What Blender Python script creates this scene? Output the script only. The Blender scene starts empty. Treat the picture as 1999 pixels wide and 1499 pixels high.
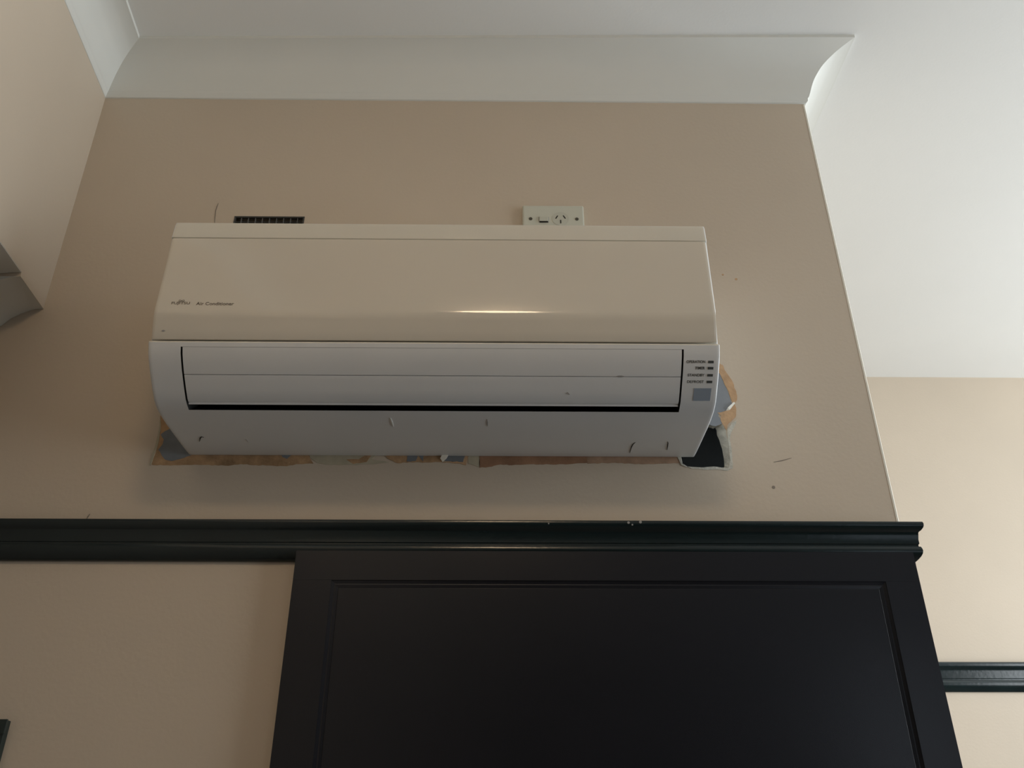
import bpy, bmesh, math, random
from mathutils import Vector, Matrix
from mathutils.geometry import tessellate_polygon
S = bpy.context.scene
COL = S.collection
Z0 = 1.6                       # camera height; heights below are relative to it
# ---------------------------------------------------------------- camera
cam_d = bpy.data.cameras.new('camera'); cam = bpy.data.objects.new('camera', cam_d); COL.objects.link(cam)
cam_d.sensor_fit = 'HORIZONTAL'; cam_d.sensor_width = 36.0; cam_d.lens = 36.0*1630/1999
cam_d.clip_start = 0.02
cam.location = (0, 0, Z0)
cam.rotation_euler = (math.radians(90+28.0045), 0, math.radians(-0.62))
S.camera = cam
S.view_settings.view_transform = 'Standard'; S.view_settings.look = 'None'
S.view_settings.gamma = 1.0; S.view_settings.use_curve_mapping = False
S.view_settings.exposure = 0.0
# ---------------------------------------------------------------- world and window light
w = bpy.data.worlds.new('world'); S.world = w; w.use_nodes = True
bg = w.node_tree.nodes['Background']; bg.inputs[0].default_value = (0.75, 0.86, 1, 1); bg.inputs[1].default_value = 1.2

def area(name, loc, rot, sx, sy, power, col):
    l = bpy.data.lights.new(name, 'AREA'); l.shape = 'RECTANGLE'; l.size = sx; l.size_y = sy
    l.energy = power; l.color = col
    o = bpy.data.objects.new(name, l); COL.objects.link(o); o.location = loc; o.rotation_euler = rot
    return o
WX, WY0, WY1, WZ0, WZ1 = 3.2, -0.3, 2.4, 1.1, 2.9     # window opening in the right wall
area('window_daylight', (WX+.09, (WY0+WY1)/2, (WZ0+WZ1)/2), (0, math.radians(90), 0), WZ1-WZ0, WY1-WY0, 107, (0.91, 0.97, 1.0))
BY0, BY1 = -5.2, -3.7                                     # second window in the same wall, behind the photographer
area('rear_window_daylight', (WX+.09, (BY0+BY1)/2, 1.85), (0, math.radians(90), 0), 1.8, BY1-BY0, 3, (0.80, 0.90, 1.0))
LAMP = (-0.02, -0.32, Z0+1.405)
LAMP_E = 28.0

# ---------------------------------------------------------------- materials
def lin(c): return tuple(((v/255)/12.92 if v/255 < .04045 else ((v/255+.055)/1.055)**2.4) for v in c)
MATS = {}
def mat(name, col, rough=.6, spec=.5, bump=0, bscale=60, vary=0, vscale=3, coat=0, metal=0, emit=None, estr=0):
    m = bpy.data.materials.new(name); m.use_nodes = True; nt = m.node_tree; n = nt.nodes; b = n['Principled BSDF']
    b.inputs['Base Color'].default_value = (*col, 1); b.inputs['Roughness'].default_value = rough
    b.inputs['Specular IOR Level'].default_value = spec; b.inputs['Coat Weight'].default_value = coat
    b.inputs['Coat Roughness'].default_value = .08; b.inputs['Metallic'].default_value = metal
    tc = n.new('ShaderNodeTexCoord')
    if vary:
        t = n.new('ShaderNodeTexNoise'); t.inputs['Scale'].default_value = vscale; t.inputs['Detail'].default_value = 6
        r = n.new('ShaderNodeValToRGB')
        r.color_ramp.elements[0].position = .3; r.color_ramp.elements[1].position = .7
        r.color_ramp.elements[0].color = (*[c*(1-vary) for c in col], 1)
        r.color_ramp.elements[1].color = (*[min(1, c*(1+vary)) for c in col], 1)
        nt.links.new(tc.outputs['Object'], t.inputs['Vector']); nt.links.new(t.outputs['Fac'], r.inputs['Fac'])
        nt.links.new(r.outputs['Color'], b.inputs['Base Color'])
    if bump:
        t = n.new('ShaderNodeTexNoise'); t.inputs['Scale'].default_value = bscale; t.inputs['Detail'].default_value = 4
        bp = n.new('ShaderNodeBump'); bp.inputs['Strength'].default_value = bump; bp.inputs['Distance'].default_value = .002
        nt.links.new(tc.outputs['Object'], t.inputs['Vector']); nt.links.new(t.outputs['Fac'], bp.inputs['Height'])
        nt.links.new(bp.outputs['Normal'], b.inputs['Normal'])
    if emit:
        b.inputs['Emission Color'].default_value = (*emit, 1); b.inputs['Emission Strength'].default_value = estr
    MATS[name] = m; return m
mat('wall_paint', (.575, .487, .385), .55, .35, bump=.12, bscale=140, vary=.03, vscale=2.5)
mat('ceiling_paint', (.80, .80, .775), .75, .3, bump=.08, bscale=160, vary=.012)
mat('cornice_paint', (.72, .72, .675), .6, .35, vary=.015, vscale=4)
mat('rail_paint', (.007, .0145, .0155), .2, .5, bump=.1, bscale=90, vary=.15, vscale=14)
mat('board_paint', (.0085, .0090, .0125), .26, .5, coat=0, bump=.05, bscale=40, vary=.1, vscale=5)
mat('green_board', (.012, .022, .02), .35, .5)
mat('panel_plastic', (.65, .60, .51), .09, .5, vary=.015, vscale=5)
mat('casing_plastic', (.71, .715, .705), .3, .5, vary=.02, vscale=7)
mat('casing_warm', (.67, .635, .55), .3, .5, vary=.015, vscale=7)
mat('outlet_dark', (.035, .036, .034), .6, .3)
mat('print_grey', (.15, .125, .10), .6, .2)
mat('print_dark', (.07, .075, .07), .6, .2)
mat('sensor_blue', (.27, .32, .38), .25, .6)
mat('socket_plastic', (.58, .58, .49), .3, .5)
mat('socket_switch', (.52, .52, .44), .35, .5)
mat('dark_slot', (.02, .018, .014), .6, .2)
mat('screw_metal', (.08, .075, .055), .5, .4, metal=.2)
mat('vent_metal', (.055, .052, .045), .5, .4)
mat('vent_bar', (.115, .11, .1), .5, .4)
mat('slate_board', (.19, .205, .22), .85, .2, vary=.12, vscale=30)
mat('slate_board_light', (.26, .275, .295), .85, .2, vary=.06, vscale=30)
mat('tan_paper', (.42, .27, .15), .9, .15, vary=.28, vscale=45, bump=.4, bscale=200)
mat('tan_light', (.52, .34, .20), .9, .15, vary=.12, vscale=60, bump=.3, bscale=200)
mat('brown_strip', (.33, .19, .115), .9, .15, vary=.22, vscale=35, bump=.3, bscale=150)
mat('brown_faded', (.40, .265, .18), .9, .15, vary=.2, vscale=60)
mat('cream_filler', (.47, .42, .31), .9, .15, vary=.1, vscale=50)
mat('plaster', (.56, .54, .47), .9, .15, vary=.16, vscale=90, bump=.6, bscale=260)
mat('cavity', (.30, .34, .37), .9, .1)
mat('scuff_dark', (.26, .22, .18), .8, .2)
mat('scuff_light', (.78, .78, .74), .6, .2)
mat('scuff_mid', (.34, .325, .31), .7, .2)
mat('bead_paint', (.78, .74, .64), .5, .4)
mat('low_bounce_dark', (.13, .11, .09), .6, .3)  # unseen back and window walls, darkened to cut their bounce light
mat('low_bounce_mid', (.27, .225, .18), .6, .3)  # unseen lower left wall, darkened so less light bounces onto the left
mat('floor_wood', (.10, .075, .06), .4, .4, vary=.2, vscale=2)
mat('window_frame_paint', (.78, .78, .76), .4, .4)
mat('lamp_glass', (.9, .8, .65), .3, .5, emit=(1.0, .74, .48), estr=LAMP_E)
mat('lamp_rim', (.7, .66, .55), .3, .5, metal=.6)

# ---------------------------------------------------------------- helpers
def link(name, verts, faces, m, parent=None, smooth=False, mats=None, fm=None):
    me = bpy.data.meshes.new(name); me.from_pydata([tuple(v) for v in verts], [], faces)
    bm = bmesh.new(); bm.from_mesh(me)
    bmesh.ops.recalc_face_normals(bm, faces=bm.faces) ; bm.to_mesh(me); bm.free()
    for mm in ([m] if not mats else mats): me.materials.append(MATS[mm])
    if fm:
        for p, i in zip(me.polygons, fm): p.material_index = i
    if smooth:
        me.set_sharp_from_angle(angle=math.radians(32)) if hasattr(me, 'set_sharp_from_angle') else None
        for p in me.polygons: p.use_smooth = True
    o = bpy.data.objects.new(name, me); COL.objects.link(o)
    if parent: o.parent = parent
    return o
def struct(o): o['kind'] = 'structure'; return o
def empty(name, loc):
    o = bpy.data.objects.new(name, None); COL.objects.link(o); o.location = loc; o.empty_display_size = .05; return o
def tag(o, label, cat, group=None):
    o['label'] = label; o['category'] = cat
    if group: o['group'] = group
    return o
def rebase(root):
    """children were built in world coordinates: keep them there under a moved empty"""
    bpy.context.view_layer.update()
    for c in root.children: c.matrix_parent_inverse = root.matrix_world.inverted()
def boxm(name, x0, x1, y0, y1, z0, z1, m, parent=None, bev=0):
    bm = bmesh.new(); bmesh.ops.create_cube(bm, size=1)
    for v in bm.verts: v.co = Vector(((x0+x1)/2+v.co.x*(x1-x0), (y0+y1)/2+v.co.y*(y1-y0), (z0+z1)/2+v.co.z*(z1-z0)))
    if bev: bmesh.ops.bevel(bm, geom=list(bm.edges), offset=bev, segments=2, affect='EDGES', profile=.6)
    me = bpy.data.meshes.new(name); bm.to_mesh(me); bm.free(); me.materials.append(MATS[m])
    o = bpy.data.objects.new(name, me); COL.objects.link(o)
    if parent: o.parent = parent
    return o
def loft(name, sections, m, parent=None, smooth=True, caps=True):
    """sections: lists of 3D points of one closed outline"""
    n = len(sections[0]); verts = [p for s in sections for p in s]; faces = []
    for k in range(len(sections)-1):
        for i in range(n):
            j = (i+1) % n
            faces.append((k*n+i, k*n+j, (k+1)*n+j, (k+1)*n+i))
    if caps: faces += [tuple(range(n)), tuple(range((len(sections)-1)*n, len(sections)*n))]
    o = link(name, verts, faces, m, parent, smooth)
    if len(sections) > 2:                       # keep mitres crisp
        for e in o.data.edges:
            a, b = e.vertices
            if a//n == b//n: e.use_edge_sharp = True
    return o
def xprism(name, prof, x0, x1, m, parent=None, smooth=True):
    return loft(name, [[(x, y, z) for y, z in prof] for x in (x0, x1)], m, parent, smooth)
def plate(name, pts, y0, y1, m, parent=None):
    """flat outline in XZ (relative heights) standing on a wall plane between y1 (back) and y0 (front)"""
    a = [(x, y0, z+Z0) for x, z in pts]; b = [(x, y1, z+Z0) for x, z in pts]; n = len(pts)
    tris = tessellate_polygon([[Vector(p) for p in a]])
    faces = [tuple(t) for t in tris]+[tuple(i+n for i in t) for t in tris]
    faces += [(i, (i+1) % n, (i+1) % n+n, i+n) for i in range(n)]
    return link(name, a+b, faces, m, parent)
def ribbon(name, pts, wid, m, parent=None, nrm=(0, -1, 0), lift=.0004):
    """thin tapered raised line along 3D points"""
    pts = [Vector(p) for p in pts]; nn = Vector(nrm).normalized(); top = []; bot = []
    n = len(pts)
    for i, p in enumerate(pts):
        t = (pts[min(i+1, n-1)]-pts[max(i-1, 0)]).normalized(); s = t.cross(nn).normalized()
        ww = wid*(.35 if i in (0, n-1) else 1)/2
        top.append((p+s*ww+nn*lift, p-s*ww+nn*lift)); bot.append((p+s*ww-nn*lift, p-s*ww-nn*lift))
    v = [q for pr in top for q in pr]+[q for pr in bot for q in pr]; o = 2*n; f = []
    for i in range(n-1):
        a, b, c, d = 2*i, 2*i+1, 2*i+3, 2*i+2
        f += [(a, b, c, d), (o+d, o+c, o+b, o+a), (a, d, o+d, o+a), (c, b, o+b, o+c)]
    f += [(0, 1, o+1, o), (2*n-1, 2*n-2, o+2*n-2, o+2*n-1)]
    return link(name, v, f, m, parent)
def disc_y(name, cx, cz, r, y0, y1, m, parent=None, seg=24, bev=0):
    a = [(cx+r*math.cos(2*math.pi*i/seg), cz+r*math.sin(2*math.pi*i/seg)) for i in range(seg)]
    return plate(name, a, y0, y1, m, parent)
def lettering(name, s, x0, width, height, origin, normal, m, parent, align='LEFT'):
    cu = bpy.data.curves.new(name, 'FONT'); cu.body = s; cu.extrude = .02; cu.offset = .008; cu.size = 1
    t = bpy.data.objects.new(name+'_tmp', cu); COL.objects.link(t); bpy.context.view_layer.update()
    me = bpy.data.meshes.new_from_object(t.evaluated_get(bpy.context.evaluated_depsgraph_get()))
    bpy.data.objects.remove(t); bpy.data.curves.remove(cu)
    xs = [v.co.x for v in me.vertices]; ys = [v.co.y for v in me.vertices]; zs = [v.co.z for v in me.vertices]
    sx = width/(max(xs)-min(xs)); sy = height/(max(ys)-min(ys))
    nv = Vector(normal).normalized(); up = nv.cross(Vector((1, 0, 0)))
    if up.z < 0: up = -up
    for v in me.vertices:
        lx = (v.co.x-min(xs))*sx; ly = (v.co.y-min(ys))*sy; lz = .00012 if v.co.z > 0 else -.0003
        v.co = Vector((x0+lx, origin[0], origin[1]+Z0))+up*ly+nv*lz
    me.name = name; me.materials.clear(); me.materials.append(MATS[m])
    o = bpy.data.objects.new(name, me); COL.objects.link(o); o.parent = parent; return o

D = 1.30; XR = .645; XL = -.858; CE = 1.484; YF = 2.72; YB = -5.5
def lwx(y, off=0): return XL + .0955*(D-y) + off*1.0046

# ================================================================ SETTING
# --- floor, ceiling
struct(boxm('floor', -1.3, 3.4, YB-.15, YF+.15, -.1, 0, 'floor_wood'))
struct(boxm('ceiling', -1.3, 3.4, YB-.15, YF+.15, Z0+CE, Z0+CE+.12, 'ceiling_paint'))
# --- wall behind the air conditioner, with the vent opening and the broken hole
hole = [(.2960,.5950),(.2999,.5422),(.307,.5357),(.3215,.5352),(.3344,.534),(.3450,.5356),(.3544,.5359),(.3660,.5340),(.3774,.5333),(.3812,.5390),(.3826,.5472),(.3816,.5580),(.3826,.5688),(.3838,.578),(.383,.586),(.3806,.596),(.3818,.6052),(.3768,.6149),(.3700,.6138),(.3648,.611),(.3600,.6128),(.3545,.6138),(.3430,.6085),(.3318,.6079),(.31,.605)]
inner = [(.3000,.5980),(.3035,.5472),(.3108,.5416),(.3250,.5405),(.3376,.5399),(.3480,.5412),(.3578,.5418),(.3670,.5398),(.3745,.5400),(.3748,.5450),(.3751,.555),(.3744,.565),(.3742,.574),(.3728,.583),(.3720,.5913),(.3695,.600),(.3696,.6090),(.3675,.6140),(.3650,.6130),(.3632,.6120),(.3600,.6135),(.3560,.6145),(.3440,.6105),(.3340,.6105),(.312,.608)]
VX0, VX1, VZ0, VZ1 = -.5312, -.3935, .962, 1.0617
vent = [(VX0, VZ0), (VX1, VZ0), (VX1, VZ1), (VX0, VZ1)]
R = .0035
outer = [(-1.25, -Z0), (XR-R, -Z0), (XR-R, CE), (-1.25, CE)]
def wall_front():
    loops = [outer, vent, hole]; V = []; idx = []
    for l in loops:
        idx.append(len(V)); V += [(x, D, z+Z0) for x, z in l]
    F = [tuple(t) for t in tessellate_polygon([[Vector((x, z, 0)) for x, z in l] for l in loops])]
    fm = [0]*len(F)
    # rounded outside corner and the return side of the breast
    arc = [(XR-R+R*math.sin(a), D+R-R*math.cos(a)) for a in [math.pi/2*i/5 for i in range(6)]]+[(XR, YF+.1)]
    base = len(V)
    for x, y in arc: V += [(x, y, 0), (x, y, CE+Z0)]
    for i in range(len(arc)-1):
        F.append((base+2*i, base+2*i+2, base+2*i+3, base+2*i+1)); fm.append(0)
    # vent reveal
    b = len(V); V += [(x, D+.03, z+Z0) for x, z in vent]
    for i in range(4): F.append((idx[1]+i, idx[1]+(i+1) % 4, b+(i+1) % 4, b+i)); fm.append(0)
    me = bpy.data.meshes.new('wall_front'); me.from_pydata(V, [], F)
    me.materials.append(MATS['wall_paint'])
    o = bpy.data.objects.new('wall_front', me); COL.objects.link(o)
    for p in me.polygons:
        if p.normal.y > 0.5: p.flip()
    return struct(o)
WF = wall_front()
# broken plaster thickness of the hole
n = len(hole); V = [(x, D, z+Z0) for x, z in hole]+[(x+(.0006*math.sin(i*7)), D+.013, z+Z0) for i, (x, z) in enumerate(inner)]
link('broken_plaster_edge', V, [(i, (i+1) % n, (i+1) % n+n, i+n) for i in range(n)], 'plaster', WF)
# cavity behind the hole
cx0, cx1, cz0, cz1, cy0, cy1 = .22, .46, .47, .68, D+.0135, D+.16
V = [(cx0,cy1,cz0+Z0),(cx1,cy1,cz0+Z0),(cx1,cy1,cz1+Z0),(cx0,cy1,cz1+Z0),(cx0,cy0,cz0+Z0),(cx1,cy0,cz0+Z0),(cx1,cy0,cz1+Z0),(cx0,cy0,cz1+Z0)]
link('wall_cavity', V, [(0,1,2,3),(0,4,5,1),(1,5,6,2),(2,6,7,3),(3,7,4,0)], 'cavity', WF)
# plaster bead along the outside corner; pale tone paints its window-lit edge
loft('corner_bead', [[(XR-.004, D-.0004, z), (XR-.001, D-.0006, z), (XR+.0005, D+.001, z), (XR+.0005, D+.004, z), (XR-.001, D+.004, z), (XR-.003, D+.002, z)] for z in (Z0+.4325, Z0+1.376)], 'bead_paint', WF)

# torn paint and paper around the unit: thin layers on the wall
DMG = [
 ('torn_paper','tan_paper','brown torn paper at the left end',1,[(-.5902,.6275),(-.5747,.6198),(-.5064,.5797),(-.4188,.5726),(-.3147,.5693),(-.3186,.558),(-.3263,.5496),(-.3182,.5385),(-.3471,.5374),(-.362,.5337),(-.385,.5345),(-.4135,.5353),(-.4393,.537),(-.4645,.5341),(-.5159,.5357),(-.5500,.5347),(-.5838,.5345),(-.5893,.5363),(-.5857,.5568),(-.5854,.5813),(-.5886,.6061)]),
 ('exposed_board','slate_board','bluish grey exposed board at the left end',2,[(-.5687,.6024),(-.5531,.589),(-.5365,.5645),(-.5197,.5571),(-.5257,.5524),(-.5416,.5458),(-.5554,.542),(-.5671,.5448),(-.5761,.5559),(-.5817,.5624),(-.5762,.5737),(-.5759,.5813),(-.583,.5908),(-.5771,.5966)]),
 ('torn_paint_edge','cream_filler','pale curled paint edge at the left end',3,[(-.5907,.6256),(-.5879,.5984),(-.5881,.5775),(-.5902,.5493),(-.5906,.5345),(-.5880,.5345),(-.5852,.5558),(-.5838,.5718),(-.5852,.6033)]),
 ('exposed_board','slate_board','small bluish grey exposed spot',2,[(-.3776,.5615),(-.357,.5616),(-.3576,.5532),(-.3637,.5466),(-.3719,.5503)]),
 ('filler_patch','cream_filler','pale filler patch',2,[(-.3315,.5655),(-.1934,.5661),(-.1997,.5586),(-.2101,.5585),(-.2221,.5473),(-.1917,.5418),(-.2171,.538),(-.2512,.536),(-.294,.5367),(-.3133,.5404),(-.3246,.5496)]),
 ('torn_paper','tan_paper','small brown tear in the filler',3,[(-.2641,.5461),(-.2435,.5462),(-.2289,.5566),(-.222,.5566),(-.2294,.5417),(-.2514,.5379)]),
 ('torn_paper','tan_paper','brown torn strip under the middle of the unit',3,[(-.2032,.5586),(-.1994,.5661),(-.1588,.5663),(-.1016,.5665),(-.1041,.5422),(-.1300,.5415),(-.1574,.542),(-.1778,.54),(-.1947,.5483)]),
 ('exposed_board','slate_board','bluish grey exposed board with torn lower edge',4,[(-.1673,.5644),(-.1327,.5645),(-.1348,.5533),(-.1351,.543),(-.1388,.5476),(-.1435,.5551),(-.1472,.5439),(-.1626,.5429),(-.1623,.5531)]),
 ('exposed_board','slate_board','bluish grey exposed board beside the curled flap',4,[(-.0998,.5647),(-.0635,.5648),(-.0649,.5536),(-.0681,.5424),(-.0991,.5441)]),
 ('torn_paper','tan_light','tan torn rim',3,[(-.1059,.5422),(-.0690,.5440),(-.0650,.5536),(-.0626,.563),(-.0591,.563),(-.0628,.5369),(-.0758,.5400)]),
 ('filler_patch','cream_filler','narrow pale filler patch',2,[(-.0618,.5667),(-.041,.5668),(-.0404,.5333),(-.0585,.5396)]),
 ('bare_strip','brown_strip','reddish brown bare strip under the right half of the unit',2,[(-.0419,.5668),(.1404,.5677),(.1411,.5424),(.1100,.5395),(.0833,.5385),(.0500,.5392),(.0145,.5372),(-.0050,.5385),(-.0198,.5343),(-.0404,.5323)]),
 ('bare_strip','brown_faded','faded brown bare strip beside the hole',2,[(.1404,.5677),(.2960,.5683),(.2950,.5552),(.2985,.5422),(.2550,.5405),(.2211,.54),(.1869,.5425),(.141,.5405)]),
 ('broken_plaster','plaster','pale broken plaster left of the hole',4,[(.2945,.5684),(.3000,.5685),(.2999,.5422),(.307,.5350),(.2986,.5385),(.2937,.5505)]),
 ('exposed_board','slate_board_light','grey exposed board right of the unit',2,[(.3604,.7083),(.3832,.7157),(.3884,.6982),(.3936,.6808),(.3991,.6526),(.389,.6426),(.3749,.6365),(.3715,.6306),(.3774,.6208),(.375,.6149),(.3648,.611),(.3545,.6138),(.3409,.6109)]),
 ('torn_paper','tan_light','tan ragged rim right of the unit',3,[(.3822,.7388),(.3880,.7330),(.3915,.7315),(.3930,.7220),(.396,.7158),(.4010,.7060),(.4054,.6952),(.4060,.6860),(.4087,.6789),(.4092,.6700),(.4073,.6606),(.4009,.6526),(.3977,.6626),(.3955,.6730),(.3939,.6828),(.3905,.6900),(.3886,.6992),(.3832,.7157)]),
 ('torn_paper','tan_light','tan torn flap above the hole',3,[(.3704,.6365),(.3800,.6380),(.3888,.6416),(.4021,.6546),(.4045,.6470),(.4039,.6407),(.4015,.6288),(.3934,.6209),(.3854,.613),(.3824,.6033),(.3769,.6159),(.3744,.6247),(.3768,.6306)]),
 ('broken_plaster','plaster','pale broken plaster right of the hole',2,[(.3844,.6052),(.3929,.617),(.4046,.6249),(.3975,.6111),(.3898,.5985),(.3862,.5841),(.3868,.5651),(.3860,.5416),(.3846,.5333),(.3759,.5287),(.3774,.5333),(.3826,.5472),(.3826,.5688),(.383,.586)]),
 ('broken_plaster','plaster','pale chipped plaster below the hole',2,[(.307,.5357),(.3215,.5352),(.3344,.534),(.3450,.5356),(.3544,.5359),(.3660,.5340),(.3774,.5333),(.3759,.5287),(.3581,.5310),(.3450,.5302),(.3365,.5306),(.3152,.5321)]),
]
def rough_up(pts, seed):
    rnd = random.Random(seed); out = []
    for i, p in enumerate(pts):
        q = pts[(i+1) % len(pts)]; L = math.hypot(q[0]-p[0], q[1]-p[1]); k = max(1, int(L/.006))
        out.append(p)
        if L < .008: continue
        for j in range(1, k+1):
            t = j/(k+1); out.append((p[0]+(q[0]-p[0])*t+rnd.uniform(-.0007, .0007), p[1]+(q[1]-p[1])*t+rnd.uniform(-.0007, .0007)))
    return out
for i, (nm, m, lab, lev, pts) in enumerate(DMG):
    o = plate(nm, rough_up(pts, i), D-.0003*lev, D+.0002, m, WF); o['label'] = lab
# curled paper flap and the curl at the right
V = [(-.1024,D-.0012,.5422+Z0),(-.1065,D-.003,.5480+Z0),(-.1000,D-.009,.5600+Z0),(-.0955,D-.010,.5650+Z0),(-.0895,D-.007,.5585+Z0),(-.0958,D-.003,.5478+Z0)]
V += [(x, y+.0006, z) for x, y, z in V]
f = [(0,1,5),(1,2,5),(2,4,5),(2,3,4)]
o = link('paper_flap', V, f+[tuple(i+6 for i in t) for t in f]+[(i,(i+1)%6,(i+1)%6+6,i+6) for i in range(6)], 'bead_paint', WF); o['label'] = 'pale curled paper flap under the unit'
V = [(.386,D-.001,.6406+Z0),(.3893,D-.004,.6455+Z0),(.4014,D-.004,.6566+Z0),(.4036,D-.001,.6550+Z0),(.3927,D-.001,.6420+Z0)]
V += [(x, y+.0006, z) for x, y, z in V]
f = [(0,1,4),(1,2,3),(1,3,4)]
o = link('paper_flap', V, f+[tuple(i+5 for i in t) for t in f]+[(i,(i+1)%5,(i+1)%5+5,i+5) for i in range(5)], 'bead_paint', WF); o['label'] = 'curled paper edge right of the unit'
# hairline crack, scratches and chips
Y = D-.0002
ribbon('crack', [(-.5680,Y,1.0940+Z0),(-.5695,Y,1.086+Z0),(-.5704,Y,1.0742+Z0),(-.5690,Y,1.058+Z0),(-.5669,Y,1.0411+Z0)], .0018, 'scuff_dark', WF)
ribbon('scratch', [(.4550,Y,.5447+Z0),(.470,Y,.5475+Z0),(.4865,Y,.5524+Z0)], .0016, 'scuff_dark', WF)
disc_y('chip', .4484, .4997, .0028, Y-.0002, D+.0002, 'scuff_dark', WF, 9)
disc_y('chip', .4391, .9188, .0026, Y-.0002, D+.0002, 'tan_light', WF, 9)
disc_y('chip', .4150, .9290, .0020, Y-.0002, D+.0002, 'tan_light', WF, 9)
ribbon('scratch', [(-.6690,Y,.4490+Z0),(-.6714,Y,.4440+Z0),(-.6730,Y,.4400+Z0)], .002, 'scuff_dark', WF)

# --- left wall: bulkhead above, recessed wall below
hb = .8520
struct(loft('wall_left', [[(lwx(y), y, Z0+CE), (lwx(y)+.010, y, Z0+hb), (lwx(y)-.16, y, Z0+hb), (lwx(y)-.16, y, Z0+CE)] for y in (D, YB)], 'wall_paint', smooth=False))
struct(loft('wall_left_lower', [[(lwx(y)-.10, y, Z0+hb), (lwx(y)-.10, y, 0), (lwx(y)-.20, y, 0), (lwx(y)-.20, y, Z0+hb)] for y in (D, YB)], 'low_bounce_mid', smooth=False))
loft('plaster_foot', [[(lwx(y)+.0100, y, Z0+hb), (lwx(y)+.0106, y, Z0+.8428), (lwx(y)-.16, y, Z0+.8428), (lwx(y)-.16, y, Z0+hb)] for y in (D, 1.197)], 'wall_paint', bpy.data.objects['wall_left'], smooth=False)
cove = [(.0102,.8427),(-.004,.8415),(-.012,.8390),(-.0284,.8312),(-.0439,.8200),(-.0577,.8033),(-.072,.780),(-.085,.752),(-.0995,.715),(-.0995,.8427)]
struct(loft('trim_3', [[(lwx(y)+dx, y, Z0+z) for dx, z in cove] for y in (D-.0005, 1.197)], 'cornice_paint'))
cove2 = [(.0100,.8515),(.0100,.8505),(-.030,.8475),(-.0995,.842),(-.0995,.8515)]
struct(loft('trim_4', [[(lwx(y)+dx, y, Z0+z) for dx, z in cove2] for y in (1.196, YB)], 'cornice_paint', smooth=False))

# --- far wall, window wall, rear wall
struct(boxm('wall_far', XR-.05, 3.35, YF, YF+.12, 0, Z0+CE, 'wall_paint'))
struct(boxm('wall_back', -1.3, 3.35, YB-.12, YB, 0, Z0+CE, 'low_bounce_dark'))
wr = [(YB-.12, YF+.12, 0, WZ0), (YB-.12, YF+.12, WZ1, Z0+CE), (YB-.12, BY0, WZ0, WZ1), (BY1, WY0, WZ0, WZ1), (WY1, YF+.12, WZ0, WZ1)]
bm = bmesh.new()
for y0, y1, z0, z1 in wr:
    g = bmesh.ops.create_cube(bm, size=1)
    for v in g['verts']: v.co = Vector((WX+.06+v.co.x*.12, (y0+y1)/2+v.co.y*(y1-y0), (z0+z1)/2+v.co.z*(z1-z0)))
me = bpy.data.meshes.new('wall_right'); bm.to_mesh(me); bm.free(); me.materials.append(MATS['low_bounce_dark'])
wro = bpy.data.objects.new('wall_right', me); COL.objects.link(wro); struct(wro)
win = struct(empty('window_1', (WX, (WY0+WY1)/2, WZ0)))
fr = [boxm('window_frame', WX-.02, WX+.05, WY0, WY1, WZ0, WZ0+.05, 'window_frame_paint', win),
      boxm('window_frame', WX-.02, WX+.05, WY0, WY1, WZ1-.05, WZ1, 'window_frame_paint', win)]
for y in (WY0, (WY0*2+WY1)/3, (WY0+2*WY1)/3, WY1-.05):
    boxm('window_frame', WX-.015, WX+.045, y, y+.05, WZ0+.05, WZ1-.05, 'window_frame_paint', win)
rebase(win)
wi2 = struct(empty('window_2', (WX, (BY0+BY1)/2, WZ0)))
for y0, y1, z0, z1 in ((BY0, BY1, WZ0, WZ0+.05), (BY0, BY1, WZ1-.05, WZ1), (BY0, BY0+.05, WZ0+.05, WZ1-.05), (BY1-.05, BY1, WZ0+.05, WZ1-.05)):
    boxm('window_frame', WX-.02, WX+.05, y0, y1, z0, z1, 'window_frame_paint', wi2)
rebase(wi2)

# --- cornices (cove with small fillets)
CPk = [(0,1.3785),(.0035,1.3792),(.0062,1.3830),(.0066,1.3885),(.0095,1.3925),(.0125,1.4015),(.0165,1.4146),(.0215,1.4278),(.0285,1.4402),(.0365,1.4510),(.0450,1.4585),(.0540,1.4643),(.0635,1.4690),(.0730,1.4721),(.0820,1.4744),(.0905,1.4761),(.0933,1.4764),(.0935,CE),(0,CE)]
def smooth_run(P, a, b, k=3):
    out = P[:a]
    for i in range(a, b):
        p0, p1, p2, p3 = P[max(i-1, a)], P[i], P[i+1], P[min(i+2, b)]
        for j in range(k):
            t = j/k
            out.append(tuple(.5*(2*p1[c]+(p2[c]-p0[c])*t+(2*p0[c]-5*p1[c]+4*p2[c]-p3[c])*t*t+(3*p1[c]-p0[c]-3*p2[c]+p3[c])*t**3) for c in (0, 1)))
    return out+P[b:]
CP = smooth_run(CPk, 4, 15)
k = .79
struct(loft('trim_1', [[(lwx(YB, q*k), YB, z+Z0) for q, z in CP], [(lwx(D-q*k, q*k), D-q*k, z+Z0) for q, z in CP]], 'cornice_paint'))
struct(loft('trim_2', [[(lwx(D-q*k, q*k), D-q*k, z+Z0) for q, z in CP], [(XR+q, D-q, z+Z0) for q, z in CP], [(XR+q, YF, z+Z0) for q, z in CP]], 'cornice_paint'))

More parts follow.
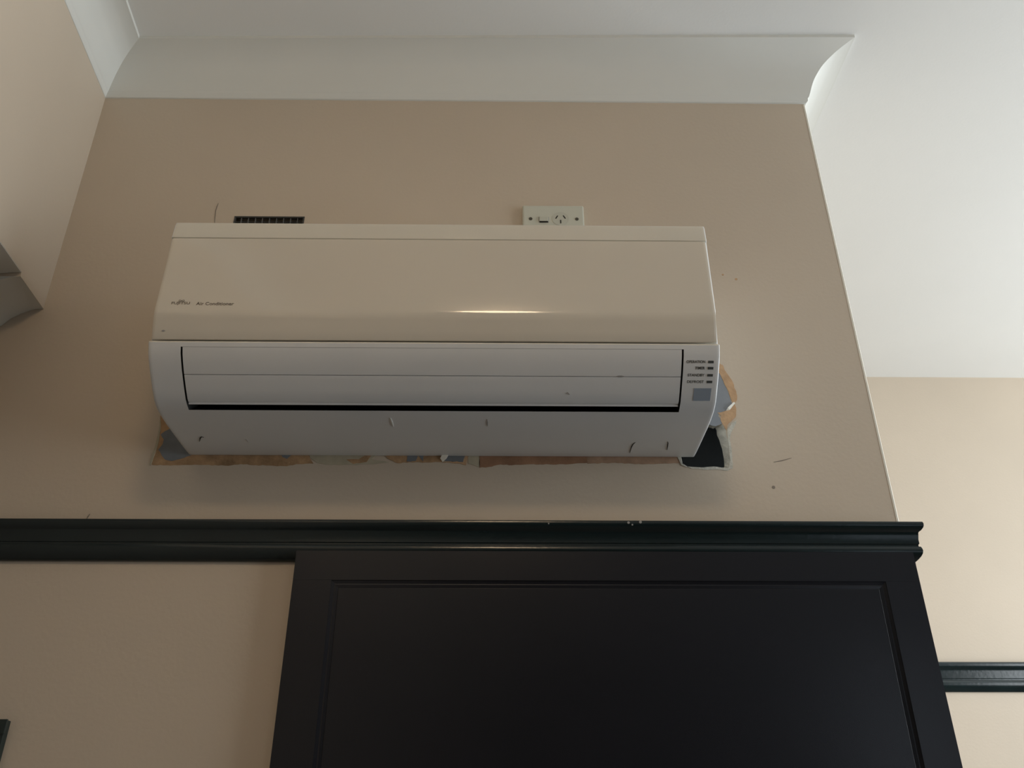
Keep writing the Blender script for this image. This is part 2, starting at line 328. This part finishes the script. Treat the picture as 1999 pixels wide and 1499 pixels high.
# --- picture rail: along the wall and round the corner; a deeper run on the far wall
RP = [(0,.4335),(.0225,.4335),(.0250,.4325),(.0258,.4300),(.0256,.4262),(.0245,.4232),(.0215,.4195),(.0190,.4180),(.0180,.4165),(.0172,.4110),(.0164,.4060),(.0164,.3990),(.0150,.3975),(.0150,.3950),(.0172,.3940),(.0184,.3905),(.0187,.3872),(.0178,.3830),(.0155,.3790),(.0120,.3752),(.0085,.3722),(.0060,.3706),(0,.3706)]
struct(loft('trim_5', [[(-1.05, D-q, z+Z0) for q, z in RP], [(XR+q, D-q, z+Z0) for q, z in RP], [(XR+q, YF, z+Z0) for q, z in RP]], 'rail_paint'))
rail = bpy.data.objects['trim_5']; rail['label'] = 'dark green-black moulded rail under the air conditioner'
FP = [(q, .372+(z-.3706)*1.38) for q, z in RP]
o = struct(loft('trim_6', [[(x, YF-q, z+Z0) for q, z in FP] for x in (XR+.03, WX)], 'rail_paint')); o['label'] = 'dark green moulded rail on the far wall'
# chips of bare paint on the rail
for x, z, r in ((.1991,.4290,.0022), (.2182,.4300,.0024), (.0720,.4270,.0012), (.205,.4255,.0014)):
    c = disc_y('chip', x, z, r, D-.0264, D-.0250, 'scuff_mid', rail, 7)

# ================================================================ THINGS
# --- gloss black panelled board over the lower breast
pb = tag(empty('panelled_board', (.16, D-.02, 1.0)), 'large gloss black panelled board below the dark rail, under the air conditioner', 'wood panel')
PX0, PX1, PT, PB_, q1 = -.3232, .6455, .3832, 1.0-Z0, .0215
IX0, IX1, IT = -.2640, .5925, .3370
prof = [(D-.0195, Z0+PT), (D-.0195, Z0+.369), (D-.0003, Z0+.369), (D-.0003, 1.0), (D-.0145, 1.0), (D-.0145, Z0+.3368), (D-.0188-.0003, Z0+.3368)]
# backing: rebated over the rail at its top
backp = [(D-.0003, Z0+.3690), (D-.0003, 1.0), (D-.0140, 1.0), (D-.0140, Z0+.3690)]
xprism('backing', backp, PX0+.001, PX1-.001, 'board_paint', pb, False)
def frame_piece(name, pts):  # mitre-free frame boards, softly bevelled
    x0, x1, z0, z1 = pts
    return boxm(name, x0, x1, D-q1, D-.0141, Z0+z0, Z0+z1, 'board_paint', pb)
frame_piece('stile', (PX0, IX0, PB_, IT)); frame_piece('stile', (IX1, PX1, PB_, IT))
boxm('top_rail', PX0, PX1, D-q1, D-.0190, Z0+IT+.0002, Z0+PT, 'board_paint', pb)
# sloping moulding round the centre and the centre panel itself
m0, m1 = .0, .011
lo = PB_+.003
V = [(IX0, D-.0202, Z0+lo), (IX0, D-.0202, Z0+IT), (IX1, D-.0202, Z0+IT), (IX1, D-.0202, Z0+lo),
     (IX0+m1*.45, D-.0190, Z0+lo), (IX0+m1*.45, D-.0190, Z0+IT-m1*.45), (IX1-m1*.45, D-.0190, Z0+IT-m1*.45), (IX1-m1*.45, D-.0190, Z0+lo),
     (IX0+m1*.6, D-.0191, Z0+lo), (IX0+m1*.6, D-.0191, Z0+IT-m1*.6), (IX1-m1*.6, D-.0191, Z0+IT-m1*.6), (IX1-m1*.6, D-.0191, Z0+lo),
     (IX0+m1, D-.0186, Z0+lo), (IX0+m1, D-.0186, Z0+IT-m1), (IX1-m1, D-.0186, Z0+IT-m1), (IX1-m1, D-.0186, Z0+lo)]
F = []
for a in (0, 4, 8):
    for i in range(3): F.append((a+i, a+i+1, a+i+5, a+i+4))
link('moulding', V, F, 'board_paint', pb)
boxm('centre_panel', IX0+m1+.0002, IX1-m1-.0002, D-.0185, D-.0141, Z0+PB_+.003, Z0+IT-m1-.0002, 'board_paint', pb, .0006)
rebase(pb)

# --- dark board at the lower left
db = tag(empty('dark_board', (-.83, D-.01, 1.0)), 'dark green-black painted board at the bottom left corner, left of the black panelled board', 'wood panel')
boxm('board', -.9555, -.7085, D-.012, D-.0003, 1.0, Z0+.1365, 'green_board', db, .001)
boxm('edge_strip', -.9555, -.7060, D-.016, D-.0122, Z0+.118, Z0+.1375, 'green_board', db, .001)
rebase(db)

# --- vent grille above the unit
vg = tag(empty('vent_grille', ((VX0+VX1)/2, D, Z0+VZ0)), 'small dark vent grille half hidden above the air conditioner', 'vent')
boxm('backing', VX0+.0003, VX1-.0003, D+.014, D+.018, Z0+VZ0+.0003, Z0+VZ1-.0003, 'outlet_dark', vg)
t = .003
boxm('frame', VX0, VX1, D-.0008, D+.006, Z0+VZ1-t, Z0+VZ1-.0002, 'vent_metal', vg); boxm('frame', VX0, VX1, D-.0008, D+.006, Z0+VZ0+.0002, Z0+VZ0+t, 'vent_metal', vg)
boxm('frame', VX0+.0002, VX0+t, D-.0008, D+.006, Z0+VZ0+t, Z0+VZ1-t, 'vent_metal', vg); boxm('frame', VX1-t, VX1-.0002, D-.0008, D+.006, Z0+VZ0+t, Z0+VZ1-t, 'vent_metal', vg)
base = None
for i in range(1, 10):
    x = VX0+(VX1-VX0)*i/10
    if base is None: base = boxm('bar', -.0006, .0006, 0, .006, Z0+VZ0+t, Z0+VZ1-t, 'vent_bar', vg); b = base
    else: b = base.copy(); COL.objects.link(b)
    b.location = (x, D+.001, 0)
base = None
for i in range(1, 9):
    z = VZ1-(VZ1-VZ0)*i/9
    if base is None: base = boxm('crossbar', VX0+t, VX1-t, D+.003, D+.006, -.0005, .0005, 'vent_bar', vg); b = base
    else: b = base.copy(); COL.objects.link(b)
    b.location = (0, 0, Z0+z)
rebase(vg)

# --- power outlet above the unit
gz = 1.0535; gx0, gx1 = .0345, .1555
po = tag(empty('power_outlet', ((gx0+gx1)/2, D, Z0+gz-.036)), 'white wall power outlet with switch, half hidden behind the top of the air conditioner', 'power outlet')
boxm('plate', gx0, gx1, D-.009, D-.0002, Z0+gz-.037, Z0+gz+.0335, 'socket_plastic', po, .003)
fy = D-.009
for x in (.0505, .1410):
    disc_y('screw', x, gz-.0005, .0036, fy-.0006, fy+.001, 'screw_metal', po, 14)
boxm('switch', .0670, .0850, fy-.0028, fy+.001, Z0+gz-.0085, Z0+gz+.0035, 'socket_switch', po, .0012)
V = [(.0658,gz-.0095),(.0862,gz-.0095),(.0862,gz+.0045),(.0658,gz+.0045)]
plate('switch_gap', V, fy-.0002, fy+.0005, 'scuff_mid', po)
boxm('switch_shade_strip', .0675, .0845, fy-.0030, fy+.0, Z0+gz-.0095, Z0+gz-.0080, 'dark_slot', po)  # solid dark strip, paints in the shade below the switch
def slot(cx, cz, a):
    L, W_ = .0042, .00105; c, s = math.cos(a), math.sin(a)
    return [(cx+u*c-v*s, cz+u*s+v*c) for u, v in ((-W_, -L), (W_, -L), (W_, L), (-W_, L))]
disc_y('socket_face', .1090, gz, .0165, fy-.0006, fy+.0005, 'socket_switch', po, 32)
for cx, cz, a in ((.1015, gz+.0035, -.52), (.1165, gz+.0040, .52), (.1092, gz-.0075, 0)):
    plate('socket_slot', slot(cx, cz, a), fy-.0009, fy-.0004, 'dark_slot', po)
rebase(po)

# --- air conditioner
ac = tag(empty('air_conditioner', (-.103, D, Z0+.5526)), 'white wall-mounted air conditioner with yellowed front panel above the dark rail', 'air conditioner')
XA, Xl, Xr, XB = -.528, -.4796, .2677, .322
low = [(1.0722,.6302),(1.0765,.6212),(1.084,.6115),(1.0930,.6013),(1.1027,.5921),(1.1140,.5815),(1.1273,.5701),(1.1365,.5655),(1.1461,.5621),(1.1680,.5585),(1.193,.5563),(1.2350,.5543),(1.2817,.5526),(1.2985,.5530)]
top = [(1.2985,.8650),(1.0830,.8650),(1.0740,.8630),(1.0685,.8585),(1.0660,.8520),(1.0640,.8262),(1.0668,.8240),(1.0665,.6960),(1.0690,.6900),(1.0800,.6400),(1.0720,.6395),(1.0703,.6385),(1.0698,.6362)]
prof = top+low
i_lip = len(top)              # index of (1.0722,.6302)
i_bot = prof.index((1.1461,.5621))
stations = [XA, XA+.006, Xl, Xr, XB-.006, XB]
V = []; F = []; fm = []
n = len(prof)
for x in stations: V += [(x, y, z+Z0) for y, z in prof]
for s in range(5):
    for i in range(n):
        j = (i+1) % n
        if s == 2 and i_lip <= i < i_bot: continue
        F.append((s*n+i, s*n+j, (s+1)*n+j, (s+1)*n+i)); fm.append(1 if i < i_lip-1 else 0)
F += [tuple(range(n)), tuple(range(5*n, 6*n))]; fm += [0, 0]
pock = [(1.0790,.6285),(1.1000,.6300),(1.1750,.6150),(1.1780,.5850),(1.1530,.5660)]
pb0 = len(V); np_ = len(pock)
for x in (Xl, Xr): V += [(x, y, z+Z0) for y, z in pock]
ring_l = [2*n+i_lip]+[pb0+i for i in range(np_)]+[2*n+i_bot]
ring_r = [3*n+i_lip]+[pb0+np_+i for i in range(np_)]+[3*n+i_bot]
for i in range(len(ring_l)-1):
    F.append((ring_l[i], ring_l[i+1], ring_r[i+1], ring_r[i])); fm.append(2)
F.append(tuple(ring_l+[2*n+i for i in range(i_bot-1, i_lip, -1)])); fm.append(2)
F.append(tuple(ring_r+[3*n+i for i in range(i_bot-1, i_lip, -1)])); fm.append(2)
me = bpy.data.meshes.new('casing'); me.from_pydata(V, [], F)
for mm in ('casing_plastic', 'casing_warm', 'outlet_dark'): me.materials.append(MATS[mm])
for p, i in zip(me.polygons, fm): p.material_index = i
bm = bmesh.new(); bm.from_mesh(me); bmesh.ops.recalc_face_normals(bm, faces=bm.faces)
ends = [e for e in bm.edges if len(e.link_faces) == 2 and all(abs(v.co.x-XA) < 1e-5 for v in e.verts) or all(abs(v.co.x-XB) < 1e-5 for v in e.verts)]
bmesh.ops.bevel(bm, geom=ends, offset=.0022, segments=3, affect='EDGES', profile=.5)
bm.to_mesh(me); bm.free()
for p in me.polygons: p.use_smooth = True
me.set_sharp_from_angle(angle=math.radians(30))
cas = bpy.data.objects.new('casing', me); COL.objects.link(cas); cas.parent = ac
# front panel with its soft bend
fp = [(1.0632,.8235),(1.0618,.8222)]
fp += [(1.0614-.0032*t, .8222-(.8222-.6875)*t) for t in (.02, .25, .5, .75, 1)]
c0 = (1.0582, .6925)
for a in range(1, 9):       # bend: slope turns from vertical to 17 degrees
    t = a/8; ang = math.radians(-1.4+19*t); p = fp[-1]; fp.append((p[0]+math.sin(ang)*.0022, p[1]-math.cos(ang)*.0022))
p = fp[-1]; L = (p[1]-.6425)
fp += [(p[0]+L*.31*t, p[1]-L*t) for t in (.5, .97)]
p = fp[-1]; fp += [(p[0]+.0012, .6418), (p[0]+.0035, .6420)]
e = fp[-1]
fp += [(e[0]-.002, .648), (1.0662,.6905), (1.0662,.8235)]
V = [(x, y, z+Z0) for x in (XA+.0035, XA+.0085, XB-.0085, XB-.0035) for y, z in fp]; n2 = len(fp)
F = [(k_*n2+i, k_*n2+(i+1) % n2, k_*n2+(i+1) % n2+n2, k_*n2+i+n2) for k_ in range(3) for i in range(n2)]+[tuple(range(n2)), tuple(range(3*n2, 4*n2))]
me = bpy.data.meshes.new('front_panel'); me.from_pydata(V, [], F); me.materials.append(MATS['panel_plastic'])
bm = bmesh.new(); bm.from_mesh(me); bmesh.ops.recalc_face_normals(bm, faces=bm.faces)
ee = [e_ for e_ in bm.edges if abs(e_.verts[0].co.x-e_.verts[1].co.x) < 1e-6 and min(abs(e_.verts[0].co.x-XA), abs(e_.verts[0].co.x-XB)) < .005 and max(e_.verts[0].co.y, e_.verts[1].co.y) < 1.0775+0*Z0]
bmesh.ops.bevel(bm, geom=ee, offset=.0012, segments=2, affect='EDGES', profile=.5)
bm.to_mesh(me); bm.free()
for p in me.polygons: p.use_smooth = True
me.set_sharp_from_angle(angle=math.radians(35))
fpo = bpy.data.objects.new('front_panel', me); COL.objects.link(fpo); fpo.parent = ac
# air vanes
def vane(pts, th):
    out = [(y, z+Z0) for y, z in pts]
    inn = []
    for i in range(len(pts)):
        a = Vector(pts[max(i-1, 0)]); b = Vector(pts[min(i+1, len(pts)-1)]); t = (b-a).normalized(); nn = Vector((-t.y, t.x))
        if nn.x < 0: nn = -nn
        p = Vector(pts[i])+nn*th; inn.append((p.x, p.y+Z0))
    return xprism('air_vane', out+inn[::-1], Xl+.0028, Xr-.0028, 'casing_plastic', ac)
v1 = vane([(1.0724,.6299),(1.0733,.6283),(1.0772,.6205),(1.0845,.6112),(1.0930,.6013),(1.0972,.5973)], .004)
v2 = vane([(1.0980,.5970),(1.0989,.5958),(1.1032,.5917),(1.1140,.5815),(1.1262,.5712),(1.1315,.5690),(1.1335,.5697)], .004)
# fan bars inside the outlet
for i, (y, z) in enumerate(((1.150,.590),(1.160,.600))):
    xprism('inner_slat', [(y,z+Z0),(y+.003,z+.002+Z0),(y+.002,z+.006+Z0),(y-.001,z+.004+Z0)], Xl+.004, Xr-.004, 'outlet_dark', ac, False)
# scuffs on the front and the underside
def surf(n_): return (0, -n_[0], -n_[1])
UD = (0, -.08, -1)
ribbon('scuff', [(-.1750,1.1635,.5590+Z0),(-.1742,1.1760,.5573+Z0),(-.1732,1.1899,.5562+Z0)], .0022, 'scuff_light', ac, UD)
ribbon('scuff', [(-.0258,1.1665,.5586+Z0),(-.0255,1.1770,.5574+Z0),(-.0253,1.1872,.5566+Z0)], .0016, 'scuff_mid', ac, UD)
ribbon('clip_slot', [(-.4932,1.2447,.5536+Z0),(-.4890,1.2336,.5541+Z0),(-.4850,1.2281,.5544+Z0),(-.4820,1.2300,.5543+Z0)], .0016, 'dark_slot', ac, UD)
ribbon('knockout_line', [(.2102,1.2800,.5524+Z0),(.2100,1.2600,.5531+Z0),(.2110,1.2490,.5536+Z0),(.2140,1.2414,.5539+Z0)], .0014, 'dark_slot', ac, UD)
ribbon('knockout_line', [(.2660,1.2380,.5541+Z0),(.2675,1.2428,.5539+Z0),(.2690,1.2560,.5533+Z0),(.2704,1.2694,.5528+Z0)], .0014, 'dark_slot', ac, UD)
ribbon('scuff', [(-.416,1.236,.5541+Z0),(-.415,1.246,.5536+Z0)], .002, 'scuff_mid', ac, UD)
N1 = (0, -.72, -.70)
ribbon('scuff', [(.1680,1.0973,.5974+Z0),(.1720,1.0973,.5974+Z0),(.1760,1.0973,.5974+Z0),(.1800,1.0973,.5974+Z0)], .0026, 'scuff_mid', ac, N1)
ribbon('scuff', [(.0930,1.1175,.5784+Z0),(.0960,1.1165,.5793+Z0),(.0990,1.1185,.5775+Z0)], .0022, 'scuff_mid', ac, N1)
yy = 1.0660
ribbon('scuff', [(-.5100,1.0668,.6540+Z0),(-.5075,1.0668,.6540+Z0),(-.5050,1.0668,.6540+Z0)], .003, 'scuff_mid', ac, (0, -.95, -.3), .0012)
# printed lettering
def fy_at(z): return 1.0614-.0032*(.8222-z)/(.8222-.6925)
lettering('maker_lettering', 'FUJITSU', -.5012, .0275, .0058, (fy_at(.6955), .6945), (0, -1, .0), 'print_grey', ac)
pts = [( -.4868+.0042*math.sin(t), .7022+.0016*math.sin(2*t)) for t in [2*math.pi*i/20 for i in range(21)]]
ribbon('maker_mark', [(x, fy_at(z), z+Z0) for x, z in pts], .0005, 'print_grey', ac, (0, -1, 0), .0003)
lettering('model_lettering', 'Air Conditioner', -.4640, .0565, .0056, (fy_at(.6950), .6945), (0, -1, .0), 'print_grey', ac)
PN = (0, -.72, -.694)
rows = [('OPERATION',.2722,.0281),('TIMER',.2855,.0147),('STANDBY',.2752,.0250),('DEFROST',.2750,.0252)]
pos = [(1.0828,.6127),(1.0890,.6055),(1.0966,.5977),(1.1043,.5905)]
nor = [(0,-.80,-.60),(0,-.74,-.67),(0,-.69,-.72),(0,-.68,-.73)]
for (s, x0, wd), (y, z), nr in zip(rows, pos, nor):
    lettering('indicator_lettering', s, x0, wd, .0042, (y, z), nr, 'print_dark', ac)
    nv = Vector(nr).normalized(); up = Vector((0, -nv.z, nv.y)); up = up if up.z > 0 else -up
    c = Vector((0, y, z+Z0))
    q = [c+Vector((x, 0, 0))+up*h+nv*d for d in (.0003, -.0008) for x, h in ((.3045,0),(.3128,0),(.3128,.0038),(.3045,.0038))]
    link('indicator_light', q, [(0,1,2,3),(7,6,5,4),(0,4,5,1),(1,5,6,2),(2,6,7,3),(3,7,4,0)], 'print_dark', ac)
a, b = Vector((0,1.1103,.5849+Z0)), Vector((0,1.1256,.5715+Z0)); nv = Vector((0,-.66,-.75)).normalized()
q = [p+Vector((x,0,0))+nv*d for d in (.0004,-.001) for p, x in ((b,.2862),(b,.3120),(a,.3125),(a,.2862))]
o = link('receiver_window', q, [(0,1,2,3),(7,6,5,4),(0,4,5,1),(1,5,6,2),(2,6,7,3),(3,7,4,0)], 'sensor_blue', ac); o['label'] = 'small blue-grey receiver window'
rebase(ac)

# --- ceiling lamp behind the photographer (its reflection shows in the front panel)
lp = tag(empty('ceiling_lamp', (LAMP[0], LAMP[1], Z0+CE)), 'round warm ceiling lamp with glass bowl', 'lamp')
def bowl(name, r, h, m, z, seg=32, rings=8):
    V = [(LAMP[0], LAMP[1], z-h)]; F = []
    for k in range(1, rings+1):
        a = math.pi/2*k/rings
        for i in range(seg):
            t = 2*math.pi*i/seg; V.append((LAMP[0]+r*math.sin(a)*math.cos(t), LAMP[1]+r*math.sin(a)*math.sin(t), z-h*math.cos(a)))
    for i in range(seg): F.append((0, 1+(i+1) % seg, 1+i))
    for k in range(rings-1):
        for i in range(seg): F.append((1+k*seg+i, 1+k*seg+(i+1) % seg, 1+(k+1)*seg+(i+1) % seg, 1+(k+1)*seg+i))
    F.append(tuple(range(1+(rings-1)*seg, 1+rings*seg)))
    return link(name, V, F, m, lp, True)
bowl('glass_bowl', .145, .08, 'lamp_glass', Z0+CE-.012)
bowl('rim', .155, .004, 'lamp_rim', Z0+CE-.0115)
boxm('mount', LAMP[0]-.06, LAMP[0]+.06, LAMP[1]-.06, LAMP[1]+.06, Z0+CE-.011, Z0+CE-.0002, 'lamp_rim', lp)
rebase(lp)
